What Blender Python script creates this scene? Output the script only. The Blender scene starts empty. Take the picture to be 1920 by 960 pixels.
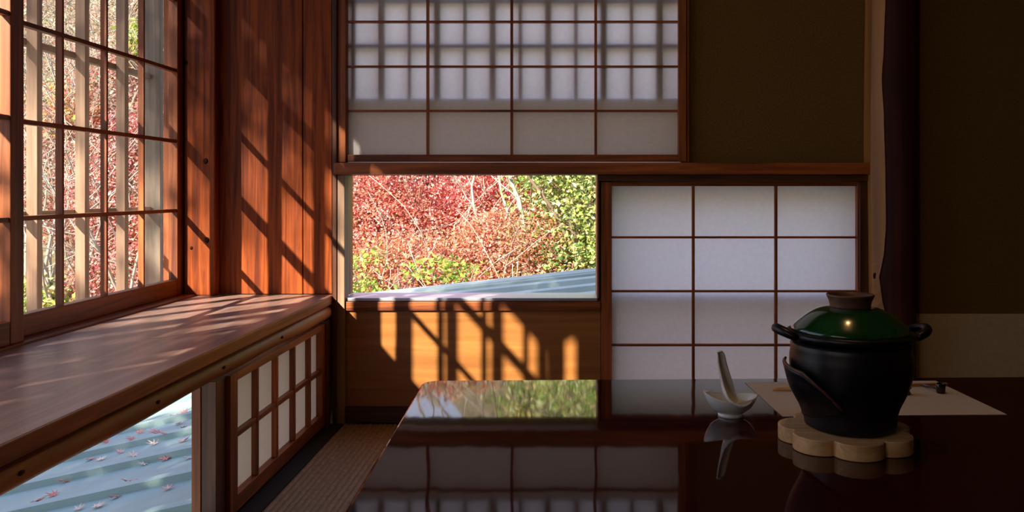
import bpy, bmesh, math, random
import numpy as np
from mathutils import Vector, Matrix

# ------------------------------------------------------------------ camera, sky, sun, exposure
scene = bpy.context.scene
F = 1600.0            # focal length in pixels of the 1920 wide frame
CX, CY = 1055.0, 358.0
EYE = 0.78
cam_d = bpy.data.cameras.new('camera'); cam = bpy.data.objects.new('camera', cam_d)
scene.collection.objects.link(cam)
cam.location = (0, 0, EYE); cam.rotation_euler = (math.pi/2, 0, 0)
cam_d.sensor_width = 36; cam_d.lens = 36*F/1920
cam_d.shift_x = -(CX-960)/1920; cam_d.shift_y = -(480-CY)/1920
cam_d.clip_start = 0.02; cam_d.clip_end = 200
scene.camera = cam

SUN_K, SUN_S = 0.648, 1.10        # x per y, and drop per x, of the sunlight
sun_dir = Vector((SUN_K, 1.0, -SUN_K*SUN_S)).normalized()
sd = bpy.data.lights.new('sun', 'SUN'); sd.energy = 12.5; sd.angle = math.radians(0.55); sd.color = (1.0, .90, .74)
so = bpy.data.objects.new('sun', sd); scene.collection.objects.link(so)
so.rotation_euler = sun_dir.to_track_quat('-Z', 'Y').to_euler(); so.location = (-6, -8, 7)

w = bpy.data.worlds.new('world'); scene.world = w; w.use_nodes = True
nt = w.node_tree; nt.nodes.clear()
wo = nt.nodes.new('ShaderNodeOutputWorld'); bg = nt.nodes.new('ShaderNodeBackground')
tcw = nt.nodes.new('ShaderNodeTexCoord'); sep = nt.nodes.new('ShaderNodeSeparateXYZ'); rmp = nt.nodes.new('ShaderNodeValToRGB')
nt.links.new(tcw.outputs['Generated'], sep.inputs[0]); nt.links.new(sep.outputs[2], rmp.inputs[0])
e = rmp.color_ramp.elements; e[0].position = 0; e[0].color = (.78, .80, .92, 1); e[1].position = .8; e[1].color = (.41, .52, .95, 1)
nt.links.new(rmp.outputs[0], bg.inputs[0]); nt.links.new(bg.outputs[0], wo.inputs[0])
bg.inputs[1].default_value = 1.5
vs = scene.view_settings
vs.view_transform = 'Standard'; vs.look = 'None'; vs.exposure = 0.33; vs.gamma = 1.0; vs.use_curve_mapping = False
scene.cycles.use_denoising = True
scene.cycles.max_bounces = 12; scene.cycles.diffuse_bounces = 6; scene.cycles.glossy_bounces = 5
scene.cycles.transparent_max_bounces = 16; scene.cycles.transmission_bounces = 8
scene.cycles.sample_clamp_indirect = 6.0

# ------------------------------------------------------------------ helpers
C = scene.collection
def X(px, Y): return (px-CX)*Y/F
def Z(py, Y): return EYE-(py-CY)*Y/F
def LY(px, xw): return F*xw/(px-CX)      # depth along a side plane x=xw

class MB:
    def __init__(s): s.v = []; s.f = []
    def add(s, vs_, fs):
        o = len(s.v); s.v += [tuple(p) for p in vs_]; s.f += [tuple(i+o for i in f) for f in fs]; return s
    def box(s, x0, x1, y0, y1, z0, z1):
        if x0 > x1: x0, x1 = x1, x0
        if y0 > y1: y0, y1 = y1, y0
        if z0 > z1: z0, z1 = z1, z0
        return s.add([(x0,y0,z0),(x1,y0,z0),(x1,y1,z0),(x0,y1,z0),(x0,y0,z1),(x1,y0,z1),(x1,y1,z1),(x0,y1,z1)],
              [(0,3,2,1),(4,5,6,7),(0,1,5,4),(1,2,6,5),(2,3,7,6),(3,0,4,7)])
    def tube(s, pts, rads, n=8, caps=True):
        pts = [Vector(p) for p in pts]; rings = []; vs_ = []; fs = []
        up = None
        for i, p in enumerate(pts):
            t = (pts[min(i+1, len(pts)-1)]-pts[max(i-1, 0)])
            if t.length < 1e-9: t = Vector((0,0,1))
            t.normalize()
            if up is None: up = t.orthogonal().normalized()
            up = (up - t*up.dot(t))
            if up.length < 1e-6: up = t.orthogonal()
            up.normalize(); b = t.cross(up)
            r = rads[i] if hasattr(rads, '__len__') else rads
            for k in range(n):
                a = 2*math.pi*k/n
                vs_.append(p+(up*math.cos(a)+b*math.sin(a))*r)
        for i in range(len(pts)-1):
            for k in range(n):
                a, b2 = i*n+k, i*n+(k+1) % n
                fs.append((a, b2, b2+n, a+n))
        if caps:
            fs.append(tuple(reversed(range(n)))); fs.append(tuple(range((len(pts)-1)*n, len(pts)*n)))
        return s.add(vs_, fs)
    def lathe(s, prof, c, n=64, fn=None):
        vs_ = []; fs = []
        for (r, z) in prof:
            for k in range(n):
                a = 2*math.pi*k/n
                rr = r if fn is None else fn(r, z, a)
                vs_.append((c[0]+rr*math.cos(a), c[1]+rr*math.sin(a), c[2]+z))
        m = len(prof)
        for i in range(m-1):
            for k in range(n):
                a, b = i*n+k, i*n+(k+1) % n
                fs.append((a, b, b+n, a+n))
        fs.append(tuple(reversed(range(n)))); fs.append(tuple(range((m-1)*n, m*n)))
        return s.add(vs_, fs)
    def prism(s, poly, z0, z1):
        n = len(poly)
        vs_ = [(p[0],p[1],z0) for p in poly]+[(p[0],p[1],z1) for p in poly]
        fs = [tuple(reversed(range(n))), tuple(range(n, 2*n))]+[(i,(i+1)%n,(i+1)%n+n,i+n) for i in range(n)]
        return s.add(vs_, fs)
    def build(s, name, m, parent=None, bevel=0, smooth=False, seg=2):
        base = Vector((0,0,0)); p = parent
        while p is not None: base += p.location; p = p.parent
        me = bpy.data.meshes.new(name)
        if parent is None and s.v:
            a = np.array(s.v); base = Vector(((a[:,0].min()+a[:,0].max())/2, (a[:,1].min()+a[:,1].max())/2, a[:,2].min()))
        me.from_pydata([tuple(Vector(v)-base) for v in s.v], [], s.f); me.update()
        bm = bmesh.new(); bm.from_mesh(me); bmesh.ops.recalc_face_normals(bm, faces=bm.faces); bm.to_mesh(me); bm.free()
        me.materials.append(m)
        o = bpy.data.objects.new(name, me); C.objects.link(o)
        if parent is None: o.location = base
        else: o.parent = parent
        if smooth:
            for f in me.polygons: f.use_smooth = True
        if bevel:
            b = o.modifiers.new('bevel', 'BEVEL'); b.width = bevel; b.segments = seg; b.limit_method = 'ANGLE'; b.angle_limit = math.radians(40)
            b.harden_normals = False
        return o

def empty(name, loc, label, cat, group=None, kind=None):
    o = bpy.data.objects.new(name, None); C.objects.link(o); o.location = loc; o.empty_display_size = .05
    if kind: o['kind'] = kind
    if label: o['label'] = label
    if cat: o['category'] = cat
    if group: o['group'] = group
    return o
def tag(o, label=None, cat=None, group=None, kind=None):
    if label: o['label'] = label
    if cat: o['category'] = cat
    if group: o['group'] = group
    if kind: o['kind'] = kind
    return o

# ------------------------------------------------------------------ materials
def newmat(name):
    m = bpy.data.materials.new(name); m.use_nodes = True; nt = m.node_tree
    return m, nt, nt.nodes['Principled BSDF']
def N(nt, t, **kw):
    n = nt.nodes.new(t)
    for k, v in kw.items(): setattr(n, k, v)
    return n
def ramp(nt, stops):
    r = N(nt, 'ShaderNodeValToRGB'); e = r.color_ramp.elements
    while len(e) < len(stops): e.new(.5)
    for i, (p, c) in enumerate(stops): e[i].position = p; e[i].color = (*c, 1)
    return r
def wood(name, dark, light, axis='Z', rough=.45, freq=28, bump=.15, coat=0, spec=.5, tone=.35):
    m, nt, b = newmat(name); L = nt.links
    tc = N(nt, 'ShaderNodeTexCoord'); mp = N(nt, 'ShaderNodeMapping')
    sc = [freq, freq, freq]; sc['XYZ'.index(axis)] = freq*.045
    mp.inputs['Scale'].default_value = sc
    L.new(tc.outputs['Object'], mp.inputs['Vector'])
    n1 = N(nt, 'ShaderNodeTexNoise'); n1.inputs['Scale'].default_value = 1.6; n1.inputs['Detail'].default_value = 7; n1.inputs['Roughness'].default_value = .62; n1.inputs['Distortion'].default_value = .7
    L.new(mp.outputs[0], n1.inputs['Vector'])
    mp2 = N(nt, 'ShaderNodeMapping'); s2 = [9, 9, 9]; s2['XYZ'.index(axis)] = .5; mp2.inputs['Scale'].default_value = s2
    L.new(tc.outputs['Object'], mp2.inputs['Vector'])
    n2 = N(nt, 'ShaderNodeTexNoise'); n2.inputs['Scale'].default_value = .8; n2.inputs['Detail'].default_value = 3
    L.new(mp2.outputs[0], n2.inputs['Vector'])
    r = ramp(nt, [(.34, dark), (.5, tuple((a+c)/2 for a, c in zip(dark, light))), (.64, light)])
    L.new(n1.outputs[0], r.inputs[0])
    hsv = N(nt, 'ShaderNodeHueSaturation')
    mr = N(nt, 'ShaderNodeMapRange'); mr.inputs[1].default_value = .3; mr.inputs[2].default_value = .7; mr.inputs[3].default_value = 1-tone; mr.inputs[4].default_value = 1+tone
    L.new(n2.outputs[0], mr.inputs[0]); L.new(mr.outputs[0], hsv.inputs['Value']); L.new(r.outputs[0], hsv.inputs['Color'])
    L.new(hsv.outputs[0], b.inputs['Base Color'])
    b.inputs['Roughness'].default_value = rough; b.inputs['Specular IOR Level'].default_value = spec
    b.inputs['Coat Weight'].default_value = coat; b.inputs['Coat Roughness'].default_value = .15
    bp = N(nt, 'ShaderNodeBump'); bp.inputs['Strength'].default_value = bump; bp.inputs['Distance'].default_value = .002
    L.new(n1.outputs[0], bp.inputs['Height']); L.new(bp.outputs[0], b.inputs['Normal'])
    return m
def plain(name, col, rough=.5, noise=0, nscale=40, spec=.5, coat=0, bump=0, metallic=0):
    m, nt, b = newmat(name); L = nt.links
    b.inputs['Roughness'].default_value = rough; b.inputs['Specular IOR Level'].default_value = spec; b.inputs['Metallic'].default_value = metallic
    b.inputs['Coat Weight'].default_value = coat
    tc = N(nt, 'ShaderNodeTexCoord'); n1 = N(nt, 'ShaderNodeTexNoise'); n1.inputs['Scale'].default_value = nscale; n1.inputs['Detail'].default_value = 5
    L.new(tc.outputs['Object'], n1.inputs['Vector'])
    r = ramp(nt, [(.3, tuple(c*(1-noise) for c in col)), (.7, tuple(min(1, c*(1+noise)) for c in col))])
    L.new(n1.outputs[0], r.inputs[0]); L.new(r.outputs[0], b.inputs['Base Color'])
    if bump:
        bp = N(nt, 'ShaderNodeBump'); bp.inputs['Strength'].default_value = bump; bp.inputs['Distance'].default_value = .002
        L.new(n1.outputs[0], bp.inputs['Height']); L.new(bp.outputs[0], b.inputs['Normal'])
    return m
def paper_mat(name, col, trans=.5):
    m, nt, b = newmat(name); L = nt.links
    out = nt.nodes['Material Output']; nt.nodes.remove(b)
    tc = N(nt, 'ShaderNodeTexCoord'); n1 = N(nt, 'ShaderNodeTexNoise'); n1.inputs['Scale'].default_value = 90; n1.inputs['Detail'].default_value = 6
    L.new(tc.outputs['Object'], n1.inputs['Vector'])
    r = ramp(nt, [(.3, tuple(c*.95 for c in col)), (.7, col)]); L.new(n1.outputs[0], r.inputs[0])
    d = N(nt, 'ShaderNodeBsdfDiffuse'); t = N(nt, 'ShaderNodeBsdfTranslucent'); mx = N(nt, 'ShaderNodeMixShader'); mx.inputs[0].default_value = trans
    L.new(r.outputs[0], d.inputs[0]); L.new(r.outputs[0], t.inputs[0]); L.new(d.outputs[0], mx.inputs[1]); L.new(t.outputs[0], mx.inputs[2]); L.new(mx.outputs[0], out.inputs[0])
    return m
def glass_mat():
    m, nt, b = newmat('window_glass'); L = nt.links
    out = nt.nodes['Material Output']; nt.nodes.remove(b)
    t = N(nt, 'ShaderNodeBsdfTransparent'); t.inputs[0].default_value = (.97, .98, .97, 1)
    g = N(nt, 'ShaderNodeBsdfGlossy'); g.inputs['Roughness'].default_value = .01
    fr = N(nt, 'ShaderNodeFresnel'); fr.inputs[0].default_value = 1.45
    mx = N(nt, 'ShaderNodeMixShader'); L.new(fr.outputs[0], mx.inputs[0]); L.new(t.outputs[0], mx.inputs[1]); L.new(g.outputs[0], mx.inputs[2]); L.new(mx.outputs[0], out.inputs[0])
    return m
def leaf_mat(name):
    m, nt, b = newmat(name); L = nt.links
    out = nt.nodes['Material Output']
    at = N(nt, 'ShaderNodeAttribute'); at.attribute_name = 'leaf_colour'
    L.new(at.outputs['Color'], b.inputs['Base Color']); b.inputs['Roughness'].default_value = .45
    t = N(nt, 'ShaderNodeBsdfTranslucent'); L.new(at.outputs['Color'], t.inputs[0])
    mx = N(nt, 'ShaderNodeMixShader'); mx.inputs[0].default_value = .42
    L.new(b.outputs[0], mx.inputs[1]); L.new(t.outputs[0], mx.inputs[2]); L.new(mx.outputs[0], out.inputs[0])
    return m

RD, RL = (.13, .027, .006), (.42, .115, .026)
M = {}
for a in 'XYZ':
    M['wood'+a] = wood('red_brown_wood_'+a, RD, RL, a)
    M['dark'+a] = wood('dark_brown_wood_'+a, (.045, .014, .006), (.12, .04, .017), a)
M['boards'] = wood('cedar_boards', (.11, .016, .002), (.39, .078, .009), 'Z', rough=.5, freq=34, bump=.2, tone=.22, spec=.25)
M['panelX'] = wood('honey_wood_panel', (.30, .105, .022), (.46, .185, .045), 'X', rough=.42, freq=16, bump=.05, tone=.2)
M['shelf'] = wood('sky_sheen_shelf_wood', (.25, .145, .115), (.40, .25, .205), 'Y', rough=.36, freq=22, bump=.06, tone=.12)  # pale mauve reflection of the sky is put into the base colour
M['log'] = wood('log_wood', (.26, .08, .02), (.54, .21, .06), 'Y', rough=.5, spec=.3, freq=14, bump=.1)
M['slat'] = wood('weathered_slat_wood', (.18, .10, .06), (.37, .225, .14), 'Z', rough=.6, freq=24, tone=.2)
M['grey'] = wood('grey_weathered_post', (.13, .10, .075), (.27, .21, .155), 'Z', rough=.7, freq=20, tone=.2)
M['slatY'] = wood('weathered_rail_wood', (.18, .10, .055), (.36, .22, .13), 'Y', rough=.6, freq=24, tone=.2)
M['slatX'] = wood('weathered_bar_wood', (.18, .10, .055), (.36, .22, .13), 'X', rough=.6, freq=24, tone=.2)
M['cut'] = wood('pale_cut_wood', (.36, .155, .04), (.52, .24, .06), 'Z', rough=.5, freq=16)
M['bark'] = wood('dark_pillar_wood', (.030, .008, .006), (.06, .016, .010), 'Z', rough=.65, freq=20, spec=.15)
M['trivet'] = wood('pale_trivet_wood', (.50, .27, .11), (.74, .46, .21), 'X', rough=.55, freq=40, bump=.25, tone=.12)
M['stick'] = wood('chopstick_wood', (.55, .30, .12), (.80, .50, .24), 'X', rough=.5, freq=60)
M['plaster'] = plain('ochre_plaster', (.17, .10, .032), .95, .18, 160, spec=.1, bump=.3)
M['koshi'] = plain('wainscot_paper', (.58, .45, .27), .9, .06, 60, spec=.1)
M['ceil'] = wood('ceiling_wood', (.05, .02, .01), (.11, .05, .02), 'X')
M['paper'] = paper_mat('shoji_paper', (.90, .87, .86), .62)
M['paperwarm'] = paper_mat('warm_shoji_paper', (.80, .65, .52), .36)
M['glass'] = glass_mat()
M['alu'] = plain('sill_metal', (.55, .56, .62), .35, metallic=.6)
M['leaf'] = leaf_mat('leaves')
M['branch'] = plain('pale_bark', (.36, .32, .26), .8, .25, 8)
M['branchpale'] = plain('whitish_bark', (.62, .55, .47), .8, .25, 12)
M['branchdark'] = plain('brown_bark', (.20, .14, .09), .8, .3, 8)
M['black'] = plain('black_glaze', (.006, .0055, .007), .36, .4, 30, coat=0, spec=.35)
M['green'] = plain('green_glaze', (.006, .050, .012), .16, .5, 14, coat=.6)
M['brownrim'] = plain('brown_unglazed_rim', (.10, .045, .026), .45, .3, 60)
M['white'] = plain('white_porcelain', (.72, .72, .70), .12, .03, 20, coat=.5)
M['mat'] = plain('placemat_paper', (.62, .54, .46), .85, .04, 150)
M['lacq'] = plain('black_lacquer', (.015, .008, .008), .2)
M['heri'] = plain('black_cloth_border', (.012, .010, .010), .8, .3, 300)
M['house'] = plain('outer_wall', (.45, .42, .36), .9, .1, 20)

def table_mat():
    m, nt, b = newmat('dark_red_lacquer'); L = nt.links
    tc = N(nt, 'ShaderNodeTexCoord'); mp = N(nt, 'ShaderNodeMapping'); mp.inputs['Scale'].default_value = (5, 1.0, 5)
    L.new(tc.outputs['Object'], mp.inputs['Vector'])
    n = N(nt, 'ShaderNodeTexNoise'); n.inputs['Scale'].default_value = 5; n.inputs['Detail'].default_value = 1
    L.new(mp.outputs[0], n.inputs['Vector'])
    bp = N(nt, 'ShaderNodeBump'); bp.inputs['Strength'].default_value = .10; bp.inputs['Distance'].default_value = .002
    L.new(n.outputs[0], bp.inputs['Height']); L.new(bp.outputs[0], b.inputs['Normal'])
    b.inputs['Base Color'].default_value = (.030, .0045, .005, 1); b.inputs['Roughness'].default_value = .035
    b.inputs['IOR'].default_value = 1.48
    return m
M['table'] = table_mat()
M['tabledge'] = plain('red_edge_reflection', (.52, .11, .03), .25, .15, 10)  # orange-red reflection along the rim, put into the base colour

def tatami_mat_():
    m, nt, b = newmat('tatami_weave'); L = nt.links
    tc = N(nt, 'ShaderNodeTexCoord'); mp = N(nt, 'ShaderNodeMapping'); mp.inputs['Scale'].default_value = (110, 45, 1)
    L.new(tc.outputs['Object'], mp.inputs['Vector'])
    ck = N(nt, 'ShaderNodeTexNoise'); ck.inputs['Scale'].default_value = 1.0; ck.inputs['Detail'].default_value = 3
    L.new(mp.outputs[0], ck.inputs['Vector'])
    r = ramp(nt, [(.3, (.23, .15, .085)), (.7, (.42, .29, .17))]); L.new(ck.outputs[0], r.inputs[0]); L.new(r.outputs[0], b.inputs['Base Color'])
    b.inputs['Roughness'].default_value = .55
    bp = N(nt, 'ShaderNodeBump'); bp.inputs['Strength'].default_value = .35; bp.inputs['Distance'].default_value = .001
    L.new(ck.outputs[0], bp.inputs['Height']); L.new(bp.outputs[0], b.inputs['Normal'])
    return m
M['tatami'] = tatami_mat_()
M['roof'] = plain('painted_roof_metal', (.22, .315, .285), .5, .12, 3, spec=.4)
M['roofpale'] = plain('pale_roof_metal', (.40, .47, .40), .5, .12, 3, spec=.4)

def hill_mat():
    m, nt, b = newmat('hill_ground'); L = nt.links
    tc = N(nt, 'ShaderNodeTexCoord'); n = N(nt, 'ShaderNodeTexNoise'); n.inputs['Scale'].default_value = 7; n.inputs['Detail'].default_value = 9; n.inputs['Roughness'].default_value = .7
    L.new(tc.outputs['Object'], n.inputs['Vector'])
    r = ramp(nt, [(.32, (.035, .028, .016)), (.48, (.12, .10, .05)), (.60, (.24, .18, .10)), (.72, (.34, .13, .08))])
    L.new(n.outputs[0], r.inputs[0]); L.new(r.outputs[0], b.inputs['Base Color']); b.inputs['Roughness'].default_value = .95
    return m
M['hill'] = hill_mat()

# ------------------------------------------------------------------ the room
YB = 2.90        # face of the back wall
WX = -1.27       # bay window plane
SX = -0.77       # shelf front edge
SZ = 0.43        # shelf top
XR, YN, ZC = 2.6, -2.0, 2.3
st = 'structure'
tag(MB().box(-.84, XR, YN, YB+.1, -.12, -.03).build('floor', M['darkX']), kind=st)
tag(MB().box(-1.34, XR+.1, YN-.1, YB+.1, ZC, ZC+.08).build('ceiling', M['ceil']), kind=st)
tag(MB().box(XR, XR+.1, YN-.1, YB+.1, -.12, ZC).build('wall_right', M['plaster']), kind=st)
tag(MB().box(-.9, XR, YN-.1, YN, -.12, ZC).build('wall_rear', M['plaster']), kind=st)

# back wall with three openings; plaster face
xa, xb = -.77, X(1640, YB)                       # left corner, pillar
U = (X(650, YB), X(1276, YB), Z(184, YB), 2.02)  # upper shoji opening
Wn = (X(646, YB), X(1121, YB), Z(556, YB), Z(328, YB))  # low window
Ls = (X(1150, YB), X(1606, YB), Z(547, YB), Z(348, YB)) # low shoji opening
y0, y1 = YB, YB+.10
mb = MB()
mb.box(-1.34, U[0], y0+.012, y1, Wn[3], ZC)
mb.box(U[0], U[1], y0, y1, U[3], ZC)
mb.box(U[1], XR, y0, y1, Wn[3], ZC)
mb.box(U[0], U[1], y0, y1, Wn[3], Wn[3]+.03)
mb.box(U[0], U[1], y0+.02, y1-.03, U[2]-.012, U[2])
mb.box(-1.34, Wn[0]-.02, y0+.012, y1, .40, Wn[3])
mb.box(-.83, Wn[0]-.02, y0+.012, y1, -.12, .40)
mb.box(Wn[0]-.02, Wn[1], y0+.012, y1, -.12, Wn[2]-.012)
mb.box(Wn[1], Ls[0], y0, y1, -.12, Wn[3])
mb.box(Ls[0], Ls[1], y0, y1, -.12, .06)
mb.box(Ls[0], Ls[1], y0+.02, y1-.03, Ls[2]-.008, Ls[2])
mb.box(Ls[0], Ls[1], y0+.03, y1, Ls[3], Wn[3])
mb.box(Ls[1], XR, y0, y1, -.12, Wn[3])
wall = tag(mb.build('wall_back', M['plaster']), kind=st)
M['paperdim'] = paper_mat('dimming_paper_upper', (.56, .47, .38), .55)  # tint of an added sheet that dims the paper in front
M['paperdim2'] = paper_mat('dimming_paper_lower', (.80, .72, .66), .70)
tag(MB().add([(U[0], y0-.005, Wn[3]+.03), (U[1], y0-.005, Wn[3]+.03), (U[1], y0-.005, U[2]), (U[0], y0-.005, U[2])], [(0,1,2,3)]).build('wall_back_dimming_upper', M['paperdim']), kind=st)  # added translucent sheet, dims the bottom row of the upper shoji
tag(MB().add([(Ls[0], y0+.01, .06), (Ls[1], y0+.01, .06), (Ls[1], y0+.01, Ls[2]), (Ls[0], y0+.01, Ls[2])], [(0,1,2,3)]).build('wall_back_dimming_lower', M['paperdim2']), kind=st)  # added translucent sheet, dims the lower rows of the low shoji
# paper wainscot to the right of the pillar
tag(MB().box(X(1712, YB), XR-.001, YB-.004, YB-.0005, .0, Z(588, YB)).build('wall_back_wainscot', M['koshi']), kind=st)

# lintel beam over the low openings
tag(MB().box(X(626, 2.83), X(1645, 2.83), 2.83, YB-.001, Z(327, 2.83), Z(305, 2.83)).build('trim_1', M['woodX'], bevel=.002), kind=st)
# left corner post strips
tag(MB().box(X(623, 2.85), X(631, 2.85), 2.85, YB+.011, .0, ZC-.002).build('trim_2', M['darkZ'], bevel=.002), kind=st)
tag(MB().box(X(631.5, 2.855), X(646, 2.855), 2.855, YB+.011, .0, Z(327, 2.83)-.001).build('trim_3', M['slat'], bevel=.002), kind=st)
tag(MB().box(X(630, 2.86), X(648, 2.86), 2.86, YB-.001, Z(304, 2.83)+.001, 2.1).build('trim_4', M['woodZ'], bevel=.002), kind=st)

# window in the back wall: metal sill, right jamb, board panel below
tag(MB().box(Wn[0]+.003, Wn[1]-.003, 2.868, y1+.02, Wn[2]-.011, Wn[2]-.001).build('trim_5', M['alu'], bevel=.001), kind=st)
w3 = empty('window_3', ((Wn[0]+Wn[1])/2, YB+.05, Wn[2]), None, None, kind=st)
fr = MB()
fr.box(Wn[0]-.004, Wn[0]+.004, YB+.005, y1, Wn[2], Wn[3]); fr.box(Wn[1]-.004, Wn[1]+.002, 2.86, y1, Wn[2], Wn[3])
fr.build('window_frame', M['woodZ'], w3)
MB().add([(Wn[0], YB+.07, Wn[2]), (Wn[1], YB+.07, Wn[2]), (Wn[1], YB+.07, Wn[3]), (Wn[0], YB+.07, Wn[3])], [(0,1,2,3)]).build('window_glass', M['glass'], w3)
pn = empty('board_panel', (X(880, YB), YB, 0), 'wide honey brown wooden board panel low on the back wall under the garden window', 'wall panel')
MB().box(X(640, 2.865)+.004, X(1127, 2.865)-.002, 2.862, YB+.010, Z(583, 2.862), Wn[2]-.013).build('top_rail', M['woodX'], pn, bevel=.002)
MB().box(X(640, 2.865)+.004, X(1127, 2.865)-.002, 2.872, YB+.010, .055, Z(583, 2.862)-.001).build('board', M['panelX'], pn)
MB().box(X(640, 2.865)+.004, X(1127, 2.865)-.002, 2.862, YB+.010, .002, .054).build('bottom_rail', M['darkX'], pn, bevel=.002)

# ---- shoji builder on the back wall
def shoji(name, label, yf, x0, x1, z0, z1, frame, vbars, hbars, fm='woodZ', bar='woodZ', cat='shoji screen'):
    """frame = (left, right, bottom, top) widths; yf = front face"""
    l, r, b, t = frame
    root = empty(name, ((x0+x1)/2, yf+.015, z0), label, cat)
    MB().box(x0, x0+l, yf, yf+.028, z0, z1).build('stile', M[fm], root, bevel=.0015)
    MB().box(x1-r, x1, yf, yf+.028, z0, z1).build('stile', M[fm], root, bevel=.0015)
    MB().box(x0+l, x1-r, yf+.001, yf+.027, z0, z0+b).build('bottom_rail', M['woodX'], root, bevel=.0015)
    MB().box(x0+l, x1-r, yf+.001, yf+.027, z1-t, z1).build('top_rail', M['woodX'], root, bevel=.0015)
    MB().add([(x0+l, yf+.022, z0+b), (x1-r, yf+.022, z0+b), (x1-r, yf+.022, z1-t), (x0+l, yf+.022, z1-t)], [(0,1,2,3)]).build('paper', M['paper'], root)
    for xv in vbars:
        MB().box(xv-.0045, xv+.0045, yf+.007, yf+.021, z0+b, z1-t).build('vertical_bar', M[bar], root)
    for zv in hbars:
        MB().box(x0+l, x1-r, yf+.005, yf+.0205, zv-.0035, zv+.0035).build('horizontal_bar', M['woodX'], root)
    return root
yf = 2.868
shoji('shoji_screen', 'large white paper shoji above the low garden window, lattice shadows behind its upper rows', yf,
      X(648, yf), X(1287, yf), Z(303, yf), 2.04, (.004, X(1287, yf)-X(1272, yf), Z(290, yf)-Z(303, yf), .03),
      [X(p, yf+.01) for p in (802, 959.5, 1117)], [Z(p, yf+.01) for p in (208, 125, 41)]+[Z(41, yf+.01)+k*.15 for k in (1, 2, 3, 4)])
tag(MB().box(X(1288, 2.875), X(1292, 2.875), 2.875, YB-.001, Z(304, 2.83)+.002, 2.06).build('trim_6', M['woodZ']), kind=st)
shoji('shoji_screen', 'low white paper shoji to the right of the garden window, behind the table', yf,
      X(1127, yf), X(1611, yf), .022, Z(341, yf), (X(1147, yf)-X(1127, yf), .006, .05, Z(341, yf)-Z(349, yf)),
      [X(1300, yf+.01), X(1455, yf+.01)], [Z(p, yf+.01) for p in (445, 546, 647, 748)])
# frame around the low shoji
tag(MB().box(X(1120, 2.85), X(1633, 2.85), 2.85, YB-.001, Z(340, 2.85)+.001, Z(327, 2.83)-.001).build('trim_7', M['darkX'], bevel=.001), kind=st)
tag(MB().box(X(1611, 2.855)+.003, X(1633, 2.855), 2.855, YB-.001, .001, Z(340, 2.85)-.001).build('trim_8', M['darkZ'], bevel=.001), kind=st)
tag(MB().box(X(1126, 2.85), X(1611, 2.85), 2.86, YB-.001, .0005, .021).build('trim_9', M['darkX'], bevel=.001), kind=st)

# lattice outside behind the upper shoji
lt = empty('outer_lattice', (X(960, 2.97), 2.97, U[2]), 'wooden lattice outside, seen only as soft shadows on the upper shoji paper', 'lattice')
yl = 2.917
vb = MB(); sp = .094
k = 0; xx = X(717-52*2, YB)
while xx < U[1]:
    wd = .013 if k % 2 == 0 else .008
    if xx > U[0]+.01: MB().box(xx-wd, xx+wd, yl-.022, yl, U[2]+.001, U[3]).build('vertical_bar', M['slat'], lt)
    xx += sp; k += 1
zz = Z(87, YB)
for q in range(-0, 6):
    zq = zz+q*.152
    if zq < U[3]: MB().box(U[0], U[1], yl-.021, yl-.003, zq-.009, zq+.009).build('horizontal_bar', M['slatX'], lt)

# ---- pillar to the right: natural dark post with a flat pale face
pl = empty('log_pillar', (X(1672, 2.8), 2.8, 0), 'dark round log pillar with a wavy pale planed face on its left side', 'pillar')
mb = MB(); n = 40; prof = []
H = 60
def pil_edge(z):   # px of boundary between pale face and dark round side
    py = CY-(z-EYE)*F/2.82
    pts = [(-900, 1660), (-300, 1654), (0, 1659), (90, 1656), (150, 1652), (220, 1656), (330, 1659), (420, 1660), (480, 1656), (515, 1647), (540, 1650), (600, 1660), (800, 1658), (1000, 1656)]
    for (a, b), (c, d) in zip(pts, pts[1:]):
        if a <= py <= c:
            t = (py-a)/(c-a); t = t*t*(3-2*t); return b+(d-b)*t
    return 1658
vs1 = []; fs1 = []; vs2 = []; fs2 = []
for i in range(H+1):
    z = ZC*i/H*.999
    e = X(pil_edge(z), 2.80)
    xl = X(1635+1.5*math.sin(z*5), 2.82); xr2 = X(1709, 2.84)
    # pale face: from (xl, 2.83) to (e, 2.80)
    vs1 += [(xl, 2.89, z), (xl, 2.825, z), (e, 2.795, z), (e+.004, 2.80, z)]
    ring = []
    for k in range(13):
        a = math.pi*(1-k/12)
        cx = (e+xr2)/2; rx = (xr2-e)/2
        ring.append((cx+rx*math.cos(a), 2.81-.045*math.sin(a), z))
    ring[0] = (e+.001, 2.797, z)
    ring = [(e+.001, 2.89, z)]+ring+[(xr2, 2.89, z)]
    vs2 += ring
for i in range(H):
    for k in range(3): a = i*4+k; fs1.append((a, a+1, a+5, a+4))
    for k in range(14): a = i*15+k; fs2.append((a, a+1, a+16, a+15))
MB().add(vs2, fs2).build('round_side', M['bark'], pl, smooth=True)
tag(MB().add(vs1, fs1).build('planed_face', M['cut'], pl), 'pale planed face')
kn = MB(); c = Vector((X(1640, 2.82), 2.818, Z(517, 2.82)))
kn.lathe([(.0001, -.001), (.007, .0), (.009, .004), (.006, .008), (.0001, .009)], (0, 0, 0), 12)
kn.v = [(c.x+v[0]*.9, c.y-v[2], c.z+v[1]*1.3) for v in kn.v]
kn.build('knot', M['bark'], pl, smooth=True)

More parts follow.
